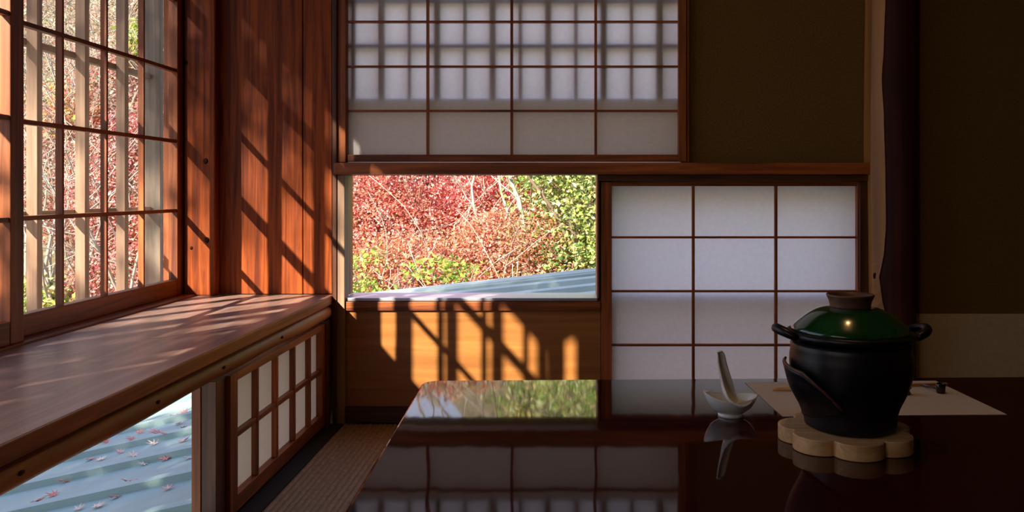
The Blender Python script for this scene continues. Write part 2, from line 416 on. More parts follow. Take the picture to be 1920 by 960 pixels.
# ------------------------------------------------------------------ the bay on the left
# end wall boards and post
ew = empty('board_wall', (X(500, YB), YB, SZ), 'reddish vertical cedar boards at the far end of the window shelf, striped by sunlight', 'wood panelling')
edges = [(412, 567), (568.5, 622.5)]
for a, b in edges:
    MB().box(X(a, 2.885), X(b, 2.885), 2.885, YB+.011, SZ+.001, ZC-.003).build('board', M['boards'], ew, bevel=.0025)
post = tag(MB().box(X(345, 2.845), X(403, 2.845), 2.845, YB+.011, SZ+.001, ZC-.003).build('trim_10', M['boards'], bevel=.004), kind=st)
for px, py, q in ((386, 302, 1.0), (388, 450, 1.0), (359, 465, .6), (349, 118, .7)):
    kb = MB(); kb.lathe([(.0001, 0), (.0075*q, .0002), (.0085*q, .0006), (.0001, .0009)], (0, 0, 0), 14)
    kb.v = [(X(px, 2.845)+v[0], 2.8452-v[2], Z(py, 2.845)+v[1]*1.2) for v in kb.v]
    kb.build('knot', M['bark'], post, smooth=True)
tag(MB().box(X(403, 2.845)+.0005, X(412, 2.885)-.0005, 2.892, YB+.011, SZ+.001, ZC-.003).build('trim_11', M['darkZ']), kind=st)
# near end of bay, bay head, wall above and left wall toward the viewer
mb = MB()
LW = (-1.30, .40, .80, 1.75)
mb.box(-.90, -.80, YN, LW[0], -.12, ZC); mb.box(-.90, -.80, LW[1], .74, -.12, ZC)
mb.box(-.90, -.80, LW[0], LW[1], -.12, LW[2]); mb.box(-.90, -.80, LW[0], LW[1], LW[3], ZC)
mb.box(-1.34, -.90, .68, .74, .41, ZC)
tag(mb.build('wall_left', M['plaster']), kind=st)
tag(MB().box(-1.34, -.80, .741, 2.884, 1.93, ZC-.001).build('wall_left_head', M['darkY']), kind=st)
tag(MB().box(WX-.05, WX+.055, .741, 2.844, 1.885, 1.929).build('trim_12', M['woodY'], bevel=.002), kind=st)
# side jamb at the far end of the bay window, outer
tag(MB().box(WX-.07, WX-.001, 2.864, YB+.011, .405, 2.0).build('trim_13', M['woodZ']), kind=st)

# added papered window outside the frame, put in to brighten the table and room
w4 = empty('fill_window_4', (-.82, -.7, LW[2]), None, None, kind=st)
MB().add([(-.84, LW[0], LW[2]), (-.84, LW[1], LW[2]), (-.84, LW[1], LW[3]), (-.84, LW[0], LW[3])], [(0,1,2,3)]).build('paper', M['paper'], w4)
mb = MB()
for q in range(5): yq = LW[0]+.006+(LW[1]-LW[0]-.012)*q/4; mb.box(-.838, -.815, yq-.006, yq+.006, LW[2], LW[3])
for q in range(5): zq = LW[2]+.006+(LW[3]-LW[2]-.012)*q/4; mb.box(-.838, -.818, LW[0], LW[1], zq-.006, zq+.006)
mb.build('window_frame', M['woodY'], w4)

# shelf
sh = empty('window_shelf', ((WX+SX)/2, 1.8, SZ-.03), 'long brown wooden shelf board under the lattice windows, streaked with sunlight', 'shelf')
mb = MB(); mb.box(WX-.05, SX-.006, .742, 2.883, SZ-.029, SZ); mb.build('shelf_board', M['shelf'], sh, bevel=.0008)
MB().box(SX-.0059, SX, .742, 2.883, SZ-.029, SZ).build('front_edge', M['woodY'], sh, bevel=.002)
# log rail
lr = MB(); random.seed(4)
pts = []; rr = []
for i in range(40):
    y = .745+(2.848-.745)*i/39
    pts.append((-.795+.002*math.sin(y*3), y, SZ-.029-.027+.0015*math.sin(y*2.2+1))); rr.append(.0225+.0016*math.sin(y*5)+.001*math.sin(y*13))
o = lr.tube(pts, rr, 20).build('log_rail', M['log'], smooth=True)
tag(o, 'slender peeled log running under the front edge of the window shelf', 'rail')
for (kx, ky) in ((-.775, 1.22), (-.773, 1.63), (-.774, 1.95), (-.773, 2.35), (-.775, 2.70)):
    kb = MB(); kb.lathe([(.0001, 0), (.0035, .0005), (.004, .002), (.0001, .003)], (0, 0, 0), 10)
    kb.v = [(kx+v[2]-.0005, ky+v[0]*2.1, SZ-.053+v[1]) for v in kb.v]
    kb.build('knot', M['bark'], o, smooth=True)

# low shoji in the left wall, below the log
LX = -.80
ls = empty('shoji_screen', (LX, 2.4, 0), 'small low shoji with ten tall panes under the shelf, left wall', 'shoji screen')
zt = .3255
def pbar(nm, y0_, y1_, z0_, z1_, mat_, d0=.0, d1=.018): MB().box(LX-.006+d0, LX+d1, y0_, y1_, z0_, z1_).build(nm, M[mat_], ls, bevel=.001)
pbar('stile', 2.005, 2.050, .012, .345, 'woodZ', 0, .020)
pbar('stile', 2.768, 2.80, .012, .345, 'woodZ', 0, .020)
pbar('top_rail', 2.0505, 2.7675, zt, .345, 'woodY', 0, .019)
pbar('bottom_rail', 2.0505, 2.7675, .012, .050, 'woodY', 0, .019)
for yv in (2.192, 2.343, 2.495, 2.648): pbar('vertical_bar', yv-.006, yv+.006, .0505, zt-.0005, 'woodZ', .008, .018)
pbar('horizontal_bar', 2.0505, 2.7675, .186, .200, 'woodY', .008, .016)
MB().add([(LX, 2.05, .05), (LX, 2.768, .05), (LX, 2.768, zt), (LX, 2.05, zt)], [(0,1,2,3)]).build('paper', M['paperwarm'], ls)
# posts and boarding around
tag(MB().box(-.845, -.8241, 1.942, 1.965, -.02, .345).build('trim_14', M['woodZ'], bevel=.001), kind=st)
tag(MB().box(-.8239, -.790, 1.945, 2.004, -.02, .345).build('trim_15', M['darkZ'], bevel=.001), kind=st)  # dark wood stands in for shade on this unlit face
tag(MB().box(-.840, -.8239, 1.966, 2.035, -.02, .345).build('trim_19', M['darkZ']), kind=st)
tag(MB().box(-.845, -.775, 2.802, 2.849, .0, .352).build('trim_16', M['darkZ'], bevel=.002), kind=st)
tag(MB().box(-.90, -.830, 2.790, 2.90, .0, .40).build('trim_20', M['darkZ']), kind=st)
tag(MB().box(-.845, -.7905, .742, 2.801, -.03, .0115).build('trim_17', M['darkY']), kind=st)

# ---- sliding lattice windows
def sash(name, wx, ya, yb):
    root = empty(name, (wx, (ya+yb)/2, SZ), None, None, kind=st)
    D = .030
    zb, ztp = .488, 1.868
    MB().box(wx-D, wx, ya, ya+.040, SZ+.006, 1.884).build('stile', M['woodZ'], root, bevel=.0015)
    MB().box(wx-D, wx, yb-.048, yb, SZ+.006, 1.884).build('stile', M['woodZ'], root, bevel=.0015)
    MB().box(wx-D+.001, wx-.001, ya+.04, yb-.048, SZ+.006, zb).build('bottom_rail', M['woodY'], root, bevel=.0015)
    MB().box(wx-D+.001, wx-.001, ya+.04, yb-.048, ztp, 1.884).build('top_rail', M['woodY'], root)
    a, b = ya+.040, yb-.048
    for k in range(1, 5 if name != 'window_1' else 4):
        y = [1.14, 1.356, 1.583, 1.80][k-1] if name != 'window_1' else [2.598, 2.387, 2.176, 2.176][k-1]
        MB().box(wx-.021, wx-.004, y-.0045, y+.0045, zb, ztp).build('vertical_bar', M['woodZ'], root)
    for zv in (.715, .944, 1.177, 1.41, 1.64):
        MB().box(wx-.020, wx-.003, a, b, zv-.0055, zv+.0055).build('horizontal_bar', M['woodY'], root)
    MB().add([(wx-.022, a, zb), (wx-.022, b, zb), (wx-.022, b, ztp), (wx-.022, a, ztp)], [(0,1,2,3)]).build('window_glass', M['glass'], root)
    return root
sash('window_1', WX, 1.90, 2.862)
sash('window_2', WX+.036, .95, 1.955)
tag(MB().box(WX-.045, WX+.046, .742, 2.862, SZ+.0005, SZ+.0055).build('trim_18', M['woodY']), kind=st)

# outer lattice of square slats
ol = empty('slatted_screen', (-1.46, 1.8, .2), 'tall weathered wooden slats standing outside the left windows', 'slatted screen')
y = 2.850+.236
for k in range(11):
    yy = 2.838-.236*k
    if yy < .55: break
    MB().box(-1.480, -1.450, yy-.012, yy+.013, .10, 2.05).build('slat', M['slat'], ol, bevel=.001)
MB().box(-1.51, -1.450, 3.075, 3.10, .0, 2.1).build('post', M['grey'], ol, bevel=.002)
for zv in (.235, .714, 1.192, 1.67): MB().box(-1.505, -1.481, .45, 3.07, zv-.009, zv+.009).build('rail', M['slatY'], ol)

# eave above the bay (outside, out of view, shades the window head)
tag(MB().add([(-1.35, .2, 2.40), (-1.35, 3.4, 2.40), (-1.78, 3.4, 2.13), (-1.78, .2, 2.13), (-1.35, .2, 2.44), (-1.35, 3.4, 2.44), (-1.78, 3.4, 2.17), (-1.78, .2, 2.17)],
   [(0,1,2,3),(4,7,6,5),(0,4,5,1),(1,5,6,2),(2,6,7,3),(3,7,4,0)]).build('roof_eave', M['darkY']), kind=st)

# ------------------------------------------------------------------ tatami
def tatami(x0, x1, y0_, y1_, label, near):
    root = empty('tatami_mat', ((x0+x1)/2, (y0_+y1_)/2, -.03), label, 'tatami mat')
    h = .055; vs_ = []; fs_ = []
    a, b = x0+h, x1-h
    nx = 64*4+1 if near else 9
    for i in range(nx):
        x = a+(b-a)*i/(nx-1)
        z = -.0030*(1-abs(math.sin(math.pi*(x-a)/.0165)))*1.2 if near else 0
        vs_ += [(x, y0_, z), (x, y1_, z)]
    for i in range(nx-1): fs_.append((2*i, 2*i+2, 2*i+3, 2*i+1))
    o_ = len(vs_)
    vs_ += [(a, y0_, -.03), (b, y0_, -.03), (b, y1_, -.03), (a, y1_, -.03)]
    fs_ += [(o_, o_+1, o_+2, o_+3)]
    MB().add(vs_, fs_).build('weave', M['tatami'], root)
    MB().box(x0, a, y0_, y1_, -.03, .0008).build('cloth_border', M['heri'], root, bevel=.0005)
    MB().box(b, x1, y0_, y1_, -.03, .0008).build('cloth_border', M['heri'], root, bevel=.0005)
tatami(-.789, .12, 1.0, 2.858, 'straw tatami mat with a black cloth border, left of the table by the back wall', True)
tatami(.121, 1.03, 1.0, 2.858, 'straw tatami mat under the table before the low shoji', False)
tatami(1.031, 1.94, 1.0, 2.858, 'straw tatami mat before the plaster wall on the right', False)
tatami(-.789, .12, -.86, .999, 'straw tatami mat under the viewer at the left', False)

# ------------------------------------------------------------------ table and what stands on it
ZT = .41; HT = EYE-ZT
def T(px, py, z=ZT):
    Yv = (EYE-z)*F/(py-CY); return Vector((X(px, Yv), Yv, z))
tb = empty('low_table', (.65, 1.2, 0), 'low dark red lacquered table with a mirror-glossy top', 'table')
ang = math.radians(1.6)
def rot(p, c=(-.262, 1.668), a=ang):
    x, y = p[0]-c[0], p[1]-c[1]; return (c[0]+x*math.cos(a)-y*math.sin(a), c[1]+x*math.sin(a)+y*math.cos(a))
def rounded(x0, x1, y0_, y1_, r, n=10):
    P = []
    for cx, cy, s in ((x1-r, y1_-r, 0), (x0+r, y1_-r, 1), (x0+r, y0_+r, 2), (x1-r, y0_+r, 3)):
        for k in range(n+1):
            a = math.pi/2*(s+k/n); P.append((cx+r*math.cos(a), cy+r*math.sin(a)))
    return P
tx0, tx1, ty0, ty1 = -.272, 1.55, .76, 1.668
top = MB().prism([rot(p) for p in rounded(tx0, tx1, ty0, ty1, .032)], ZT-.010, ZT).build('table_top', M['table'], tb, bevel=.006, seg=4)
for f in top.data.polygons: f.use_smooth = False
MB().prism([rot(p) for p in rounded(tx0+.001, tx1-.001, ty0+.001, ty1-.001, .032)], ZT-.030, ZT-.0102).build('table_edge', M['tabledge'], tb, bevel=.004)
ap = MB()
ap.prism([rot(p) for p in [(tx0+.1, ty0+.08), (tx1-.1, ty0+.08), (tx1-.1, ty1-.08), (tx0+.1, ty1-.08)]], ZT-.075, ZT-.031)
ap.build('apron', M['table'], tb)
for lx, ly in ((tx0+.1, ty0+.08), (tx1-.16, ty0+.08), (tx0+.1, ty1-.14), (tx1-.16, ty1-.14)):
    MB().prism([rot(p) for p in rounded(lx, lx+.06, ly, ly+.06, .01, 3)], .001, ZT-.076).build('leg', M['table'], tb, bevel=.003)

# placemat
a2 = math.radians(2.0); c0 = Vector((.360, 1.397))
def pm(u, v): return (c0.x+u*math.cos(a2)-v*math.sin(a2), c0.y+u*math.sin(a2)+v*math.cos(a2))
o = MB().prism([pm(0, 0), pm(.374, 0), pm(.374, .25), pm(0, .25)], ZT+.0003, ZT+.0009).build('placemat', M['mat'])
tag(o, 'pale rectangular paper placemat lying on the glossy table behind the pot', 'placemat')

# trivet: scalloped wooden slab
tc_ = Vector((.4165, 1.257, ZT))
poly = []
for k in range(160):
    a = 2*math.pi*k/160; r = .0770+.0195*abs(math.sin(3.5*(a+.28)))**.6
    poly.append((tc_.x+r*math.cos(a), tc_.y+r*math.sin(a)))
o = MB().prism(poly, ZT+.0003, ZT+.0225).build('trivet', M['trivet'], bevel=.0015)
tag(o, 'flower-shaped pale wooden trivet under the dark clay pot', 'trivet')

# clay brazier
pc = Vector((.4235, 1.257, ZT+.023))
br = empty('clay_brazier', pc, 'black glazed clay brazier with a curled air opening, standing on the wooden trivet', 'brazier')
def wob(r, z, a): return r*(1+.010*math.sin(3*a+z*30)+.006*math.sin(7*a))
prof = [(.001, 0), (.058, 0), (.064, .003), (.0655, .010), (.066, .022), (.0695, .034), (.0745, .045), (.081, .060), (.0840, .071), (.0868, .084), (.0875, .095), (.0868, .106), (.0852, .116), (.0855, .122), (.083, .126), (.076, .126), (.072, .118), (.070, .07), (.001, .06)]
MB().lathe(prof, pc, 72, wob).build('body', M['black'], br, smooth=True)
# flared scoop of the air opening on the left front
vs_ = []; fs_ = []; nu, nv = 28, 16
a0, a1_ = math.radians(170), math.radians(243)
import bisect
def body_r(z):
    for (r0, z0_), (r1, z1_) in zip(prof[1:13], prof[2:14]):
        if z0_ <= z <= z1_: return r0+(r1-r0)*(z-z0_)/max(1e-6, z1_-z0_)
    return .085
for j in range(nv):
    v = j/(nv-1)
    for i in range(nu):
        u = i/(nu-1); a = a0+(a1_-a0)*u
        topz = .098-.016*u-.042*max(0, (u-.55)/.45)**1.3 if u > 0 else .098
        zlow = .018+.018*u*u
        z = zlow+(topz-zlow)*v
        env = (math.sin(math.pi*min(1, u*1.0+.08)))**.6 if u < .92 else max(0, (1-u)/.08)*.4
        r = body_r(z)+.0005+.0085*env*math.sin(math.pi*.5*v)+.003*max(0, v-.85)/.15*env
        vs_.append((pc.x+r*math.cos(a), pc.y+r*math.sin(a), pc.z+z))
for j in range(nv-1):
    for i in range(nu-1):
        a = j*nu+i; fs_.append((a, a+1, a+1+nu, a+nu))
o = MB().add(vs_, fs_).build('air_scoop', M['black'], br, smooth=True)
sm = o.modifiers.new('solid', 'SOLIDIFY'); sm.thickness = .003; sm.offset = 1
lip = [Vector(vs_[(nv-1)*nu+i]) for i in range(nu)]
tag(MB().tube([p+Vector((0, -.001, .0005)) for p in lip], .0022, 8).build('lip', M['brownrim'], br, smooth=True), 'brown lip of the opening')

# pot with lid on the brazier
pz = pc.z+.1265
pt = empty('clay_pot', (pc.x, pc.y, pz), 'dark clay pot with green glazed lid, sitting in the brazier', 'pot')
MB().lathe([(.001, 0), (.066, 0), (.080, .002), (.0905, .006), (.0925, .0105), (.0905, .0145), (.086, .0155), (.083, .012), (.001, .010)], (pc.x, pc.y, pz), 72).build('pot_body', M['black'], pt, smooth=True)
for s in (-1, 1):
    pts = []
    for k in range(17):
        a = math.pi*k/16
        pts.append((pc.x+s*(.086+.0235*math.sin(a)), pc.y+.026*math.cos(a)-.004, pz+.009+.010*math.sin(a)))
    MB().tube(pts, [.0055+.0015*math.sin(math.pi*k/16) for k in range(17)], 10).build('handle', M['black'], pt, smooth=True)
lz = pz+.0165
dome = [(.001, -.004), (.080, -.004), (.0845, -.001), (.0845, .002), (.080, .0065)]
for k in range(1, 11):
    t = k/10; r = .080-(.080-.0335)*t; dome.append((r, .0065+.0265*math.sin(t*math.pi/2*.95)))
dome.append((.001, .0340))
lid = MB().lathe(dome, (pc.x, pc.y, lz), 72).build('lid', M['green'], pt, smooth=True)
tag(lid, 'dark green glazed lid')
kz = lz+.0325
tag(MB().lathe([(.0292, 0), (.0290, .003), (.0305, .010), (.0335, .0165), (.0345, .0185), (.0330, .0200), (.0295, .0185), (.0265, .010), (.026, .004), (.001, .0035)], (pc.x, pc.y, kz), 48).build('lid_knob', M['brownrim'], lid, smooth=True), 'brown ring knob')

# white dish and spoon
dc = Vector((.2765, 1.405, ZT))
ds = empty('small_dish', dc, 'small white boat-shaped porcelain dish on the table, left of the pot', 'dish')
def boat(r, z, a):
    aa = a-math.radians(185)
    s = 1+.22*(z/.03)*(abs(math.cos(aa))**3)
    if r > .016: return r*s*(1-.12*abs(math.sin(aa)))
    return r
bl = MB()
bl.lathe([(.001, 0), (.0185, 0), (.019, .003), (.0185, .005), (.024, .008), (.031, .014), (.0355, .022), (.0375, .0285), (.0370, .0295), (.0355, .0285), (.032, .020), (.026, .012), (.018, .0085), (.001, .008)], (dc.x, dc.y, dc.z), 64, boat)
bl.v = [(x, yv, z+max(0, (z-ZT-.015))/.015*.0075*(abs((x-dc.x)/.04)**2.2)*(1.3 if x < dc.x else .6)) for x, yv, z in bl.v]
bl.build('bowl', M['white'], ds, smooth=True)
MB().lathe([(.018, 0), (.021, .0), (.0205, .004), (.0175, .005)], (dc.x, dc.y, dc.z+.0002), 40).build('foot_ring', M['white'], ds, smooth=True)
# chinese spoon: sweep of U-shaped sections from the handle tip into the bowl
sp_ = empty('soup_spoon', (dc.x+.004, dc.y-.002, dc.z+.012), 'white porcelain soup spoon leaning upright in the small dish', 'spoon')
tip = Vector((X(1351, 1.40), 1.412, Z(659, 1.412))); 
path = [(tip, .0045, .0035), (Vector((X(1352.5, 1.41), 1.410, Z(666, 1.41))), .0070, .0050), (Vector((X(1356, 1.405), 1.407, Z(683, 1.41))), .0080, .0065), (Vector((X(1362, 1.4), 1.404, Z(705, 1.40))), .0110, .0085),
        (Vector((X(1368, 1.4), 1.400, Z(727, 1.40))), .0165, .0105), (Vector((X(1372, 1.4), 1.394, Z(742, 1.395))), .0215, .0105), (Vector((X(1378, 1.4), 1.388, Z(750, 1.39))), .0205, .009), (Vector((X(1388, 1.4), 1.386, Z(753, 1.39))), .0195, .008), (Vector((X(1398, 1.4), 1.386, Z(752, 1.39))), .013, .005), (Vector((X(1405, 1.4), 1.387, Z(749, 1.39))), .005, .001)]
# resample smooth
def cr(p0, p1, p2, p3, t): return .5*((2*p1)+(-p0+p2)*t+(2*p0-5*p1+4*p2-p3)*t*t+(-p0+3*p1-3*p2+p3)*t**3)
S = []
for i in range(len(path)-1):
    q = [path[max(0, i-1)], path[i], path[i+1], path[min(len(path)-1, i+2)]]
    for k in range(4):
        t = k/4; S.append(tuple(cr(q[0][m], q[1][m], q[2][m], q[3][m], t) for m in range(3)))
S.append(path[-1])
vs_ = []; fs_ = []; nk = 13
for i, (p, wd, dp) in enumerate(S):
    t = (S[min(i+1, len(S)-1)][0]-S[max(i-1, 0)][0]).normalized()
    side = Vector((.75, .66, 0)) if i < 12 else Vector((.3, .95, 0))
    kk = min(1, max(0, (i-8)/14)); side = Vector((.85-.6*kk, .5+.45*kk, 0)); side = (side-t*side.dot(t)).normalized()
    nrm = side.cross(t).normalized()
    if nrm.z > 0 or (abs(nrm.z) < .3 and nrm.x > 0 and i < 16): nrm = -nrm
    for k in range(nk):
        a = -math.pi/2+math.pi*k/(nk-1)
        vs_.append(p+side*wd*math.sin(a)+nrm*dp*math.cos(a))
for i in range(len(S)-1):
    for k in range(nk-1): a = i*nk+k; fs_.append((a, a+1, a+1+nk, a+nk))
o = MB().add(vs_, fs_).build('spoon_body', M['white'], sp_, smooth=True)
sm = o.modifiers.new('solid', 'SOLIDIFY'); sm.thickness = .0022; sm.offset = 0
MB().lathe([(.0001, -.0012), (.0042, -.001), (.0046, .0), (.0042, .001), (.0001, .0012)], tuple(tip+Vector((0, 0, .0))), 16).build('handle_tip', M['white'], sp_, smooth=True)

# chopsticks
def stick(name, p, q, r0, r1, m, label, cat, group=None):
    o = MB().tube([p, q], [r0, r1], 8).build(name, M[m], bevel=.0002); tag(o, label, cat, group); return o
zz = ZT+.0010+.0032
p = T(1448, 731, zz); q = Vector((p.x+.222, p.y+.026, zz))
stick('chopstick', (p.x, p.y, zz), q, .0021, .0031, 'stick', 'pale wooden chopstick on the placemat behind the pot, the nearer one', 'chopstick')
stick('chopstick', (p.x+.008, p.y+.0085, zz), (q.x+.003, q.y+.008, zz), .0021, .0031, 'stick', 'pale wooden chopstick on the placemat behind the pot, the farther one', 'chopstick')
# flat wooden spatula on the right end of the mat
wp = MB(); a3 = math.radians(5)
P0 = T(1700, 717, ZT+.004)
def wpt(u, v): return (P0.x+u*math.cos(a3)-v*math.sin(a3), P0.y-.02+u*math.sin(a3)+v*math.cos(a3))
wp.prism([wpt(-.04, -.004), (wpt(.055, -.004)), wpt(.062, -.007), wpt(.072, -.003), wpt(.072, .003), wpt(.062, .007), wpt(.055, .004), wpt(-.04, .004)], ZT+.0011, ZT+.0062)
tag(wp.build('wooden_stick', M['cut'], bevel=.001), 'flat reddish wooden stick at the far edge of the placemat, right of the pot', 'stick')
# small dark lacquer ladle with handle
P1 = T(1768, 739, ZT+.001)
ld = empty('dark_spoon', (P1.x, P1.y, ZT+.001), 'small dark lacquered spoon lying on the right half of the placemat', 'spoon')
MB().lathe([(.001, 0), (.0070, .0), (.0080, .004), (.0083, .016), (.0075, .0175), (.0068, .016), (.006, .005), (.001, .004)], (P1.x, P1.y+.009, ZT+.0011), 28).build('cup', M['lacq'], ld, smooth=True)
P2 = T(1731, 724, ZT+.003)
MB().tube([(P1.x-.005, P1.y+.010, ZT+.008), ((P1.x+P2.x)/2, (P1.y+P2.y)/2, ZT+.0065), (P2.x, P2.y, ZT+.0045)], [.0020, .0017, .0028], 8).build('spoon_handle', M['lacq'], ld, smooth=True)
P3 = T(1703, 741, ZT+.001)
o = MB().lathe([(.001, 0), (.008, 0), (.010, .003), (.007, .008), (.011, .0125), (.001, .0128)], (P3.x-.003, P3.y+.006, ZT+.0011), 28).build('spoon_rest', M['lacq'], smooth=True)
tag(o, 'small dark rest on the placemat, its left half hidden behind the pot', 'rest')

# ------------------------------------------------------------------ pendant lamp near the ceiling (out of view; its glint shows on the lid)
def lid_hit(px, py):      # point and normal of the lid under a pixel, found by marching along the ray
    d = Vector(((px-CX)/F, 1, -(py-CY)/F)); t = 1.1
    def h(x, y):
        r = math.hypot(x-pc.x, y-pc.y); q = (.080-r)/(.080-.0335)
        return lz+.0065+.0265*math.sin(max(0, min(1, q))*math.pi/2*.95)
    while t < 1.4:
        x, y, z = d.x*t, t, EYE+d.z*t
        if math.hypot(x-pc.x, y-pc.y) < .080 and z < h(x, y): break
        t += .0002
    e = .0005; n = Vector((-(h(x+e, y)-h(x-e, y))/(2*e), -(h(x, y+e)-h(x, y-e))/(2*e), 1)).normalized()
    return Vector((x, y, z)), n, d.normalized()
hp, hn, hd = lid_hit(1590, 605)
rf = hd-2*hd.dot(hn)*hn
LZ = 1.98
L0 = hp+rf*((LZ-hp.z)/rf.z)
print('LAMP', L0, rf)
lp = empty('pendant_lamp', (L0.x, L0.y, LZ), 'small warm pendant lamp hanging from the ceiling near the back wall', 'lamp')
MB().tube([(L0.x, L0.y, LZ+.08), (L0.x, L0.y, 2.299)], .003, 8).build('cord', M['lacq'], lp)
MB().lathe([(.055, .005), (.060, .005), (.040, .06), (.012, .082), (.010, .080), (.036, .058)], (L0.x, L0.y, LZ), 32).build('lamp_shade', M['lacq'], lp, smooth=True)
em, nte, be = newmat('bulb_glow'); be.inputs['Emission Color'].default_value = (1, .55, .20, 1); be.inputs['Emission Strength'].default_value = 300
MB().lathe([(.001, -.022), (.014, -.019), (.025, -.006), (.026, .004), (.014, .018), (.009, .026), (.001, .03)], (L0.x, L0.y, LZ+.012), 24).build('bulb', em, lp, smooth=True)

# ------------------------------------------------------------------ outside: roofs
RS = .22
def roofz(x): return -.35+RS*(x+1.4)
mb = MB(); sp_y = .47; y = 1.00
yk = 2.99-.47*5
vs_ = []; prof_r = [(-.235, 0), (-.062, .0), (-.060, .030), (-.012, .034), (-.006, .004), (-.003, -.012), (.003, -.012), (.006, .004), (.235, .0)]
line = []
for k in range(0, 13):
    yc = 2.99-.47*4+.47*k
    for dy_, dz_ in prof_r: line.append((yc+dy_, dz_))
xs = [-.95, -3.0]
for x in xs:
    for (yy, dz) in line: vs_.append((x, yy, roofz(x)+dz))
nl = len(line)
fs_ = [(i, i+1, i+1+nl, i+nl) for i in range(nl-1)]
o = MB().add(vs_, fs_).build('metal_roof', M['roof'])
tag(o, 'ribbed pale blue-grey metal roof below the shelf, scattered with fallen leaves', 'roof')

def roof2z(x): return .275+.109*(x-.22)
vs_ = []; line = []
for k in range(9):
    yc = 3.35+.27*k
    for dy_, dz_ in [(-.13, 0), (-.055, 0), (-.045, .034), (.0, .040), (.004, .004), (.13, 0)]: line.append((yc+dy_, dz_))
for x in (-1.40, 1.9):
    for (yy, dz) in line: vs_.append((x, yy, roof2z(x)+dz-.05*(5.5-yy)-.04))
nl = len(line)
o2 = empty('metal_roof', (-.8, 5.0, 0), 'sloping grey-green metal roof edge seen through the garden window', 'roof')
ob = MB().add(vs_, [(i, i+1, i+1+nl, i+nl) for i in range(nl-1)]).build('roof_sheet', M['roofpale'], o2)
sm = ob.modifiers.new('solid', 'SOLIDIFY'); sm.thickness = .01; sm.offset = -1
vg = MB()
A, B = -1.42, 1.9
P = [(A, 5.44, roof2z(A)-.06), (B, 5.44, roof2z(B)-.06), (B, 5.62, roof2z(B)-.06), (A, 5.62, roof2z(A)-.06), (A, 5.44, roof2z(A)-.015), (B, 5.44, roof2z(B)-.015), (B, 5.62, roof2z(B)), (A, 5.62, roof2z(A))]
vg.add(P, [(0,3,2,1),(4,5,6,7),(0,1,5,4),(1,2,6,5),(2,3,7,6),(3,0,4,7)])
vg.build('edge_cap', M['roofpale'], o2, bevel=.006)
for xk in (-1.35, -.95, -.55, .0, .25):
    MB().lathe([(.001, 0), (.012, 0), (.010, .008), (.001, .010)], (xk, 5.5, roof2z(xk)-.014), 10).build('bolt', M['alu'], o2)

# fallen leaves on the roof
def maple_poly(r):
    pts = []
    lob = [(90, 1), (48, .9), (10, .72), (-35, .45), (-90, .12), (-145, .45), (170, .72), (132, .9)]
    for i, (a, q) in enumerate(lob):
        a_ = math.radians(a); pts.append((r*q*math.cos(a_), r*q*math.sin(a_)))
        nx_ = lob[(i+1) % len(lob)][0]; m_ = math.radians((a+(nx_ if abs(nx_-a) < 180 else nx_-360 if nx_ > a else nx_+360))/2)
        pts.append((r*.30*math.cos(m_), r*.30*math.sin(m_)))
    return pts
random.seed(11)
lm = [plain('fallen_leaf_red', (.50, .17, .13), .6, .2, 60), plain('fallen_leaf_tan', (.62, .48, .36), .6, .2, 60), plain('fallen_leaf_pink', (.62, .32, .28), .6, .2, 60)]
def leafmesh(mi):
    me = bpy.data.meshes.new('fallen_leaf'); pl_ = maple_poly(.042); n = len(pl_)
    v = [(0, 0, .004)]+[(x, y_, .012*((x*x+y_*y_)/.0018)+random.uniform(0, .006)) for x, y_ in pl_]
    v += [(x, y_, z-.0012) for x, y_, z in v]
    f = [(0, i+1, (i+1) % n+1) for i in range(n)]+[(n+1, n+1+(i+1) % n+1, n+1+i+1) for i in range(n)]+[(i+1, n+2+i, n+2+(i+1) % n, (i+1) % n+1) for i in range(n)]
    me.from_pydata(v, [], f); me.materials.append(lm[mi]); return me
lms = [leafmesh(i % 3) for i in range(6)]
spots = [(103,930),(188,864),(227,850),(248,836),(290,834),(308,825),(312,863),(352,861),(315,919),(214,935),(147,957),(289,810),(301,815),(344,804),(344,829),(262,813),(252,856),(165,864),(64,944),(181,953),(333,797),(120,905),(232,812),(322,782),(345,775),(270,872),(240,905),(200,830),(336,893)]
for i, (px, py) in enumerate(spots):
    u, v_ = (px-CX)/F, -(py-CY)/F
    Yv = (roofz(0)-EYE)/(v_-RS*u)
    x, yy = u*Yv, Yv
    # rib height under it
    ph = ((yy-2.99+.235) % .47)-.235
    dz = .034 if -.062 < ph < 0 else .006
    o = bpy.data.objects.new('fallen_leaf', lms[i % 6]); C.objects.link(o)
    o.location = (x, yy, roofz(x)+dz-.001); o.rotation_euler = (random.uniform(-.15, .15), -math.atan(RS)+random.uniform(-.1, .1), random.uniform(0, 6.28)); s = random.uniform(.8, 1.15); o.scale = (s, s, s)
    tag(o, ['dry red maple leaf lying on the ribbed metal roof below the shelf', 'pale tan maple leaf lying on the ribbed metal roof below the shelf', 'faded pink maple leaf lying on the ribbed metal roof below the shelf'][i % 3], 'leaf', ['fallen red maple leaves on the roof', 'fallen tan maple leaves on the roof', 'fallen pink maple leaves on the roof'][i % 3])

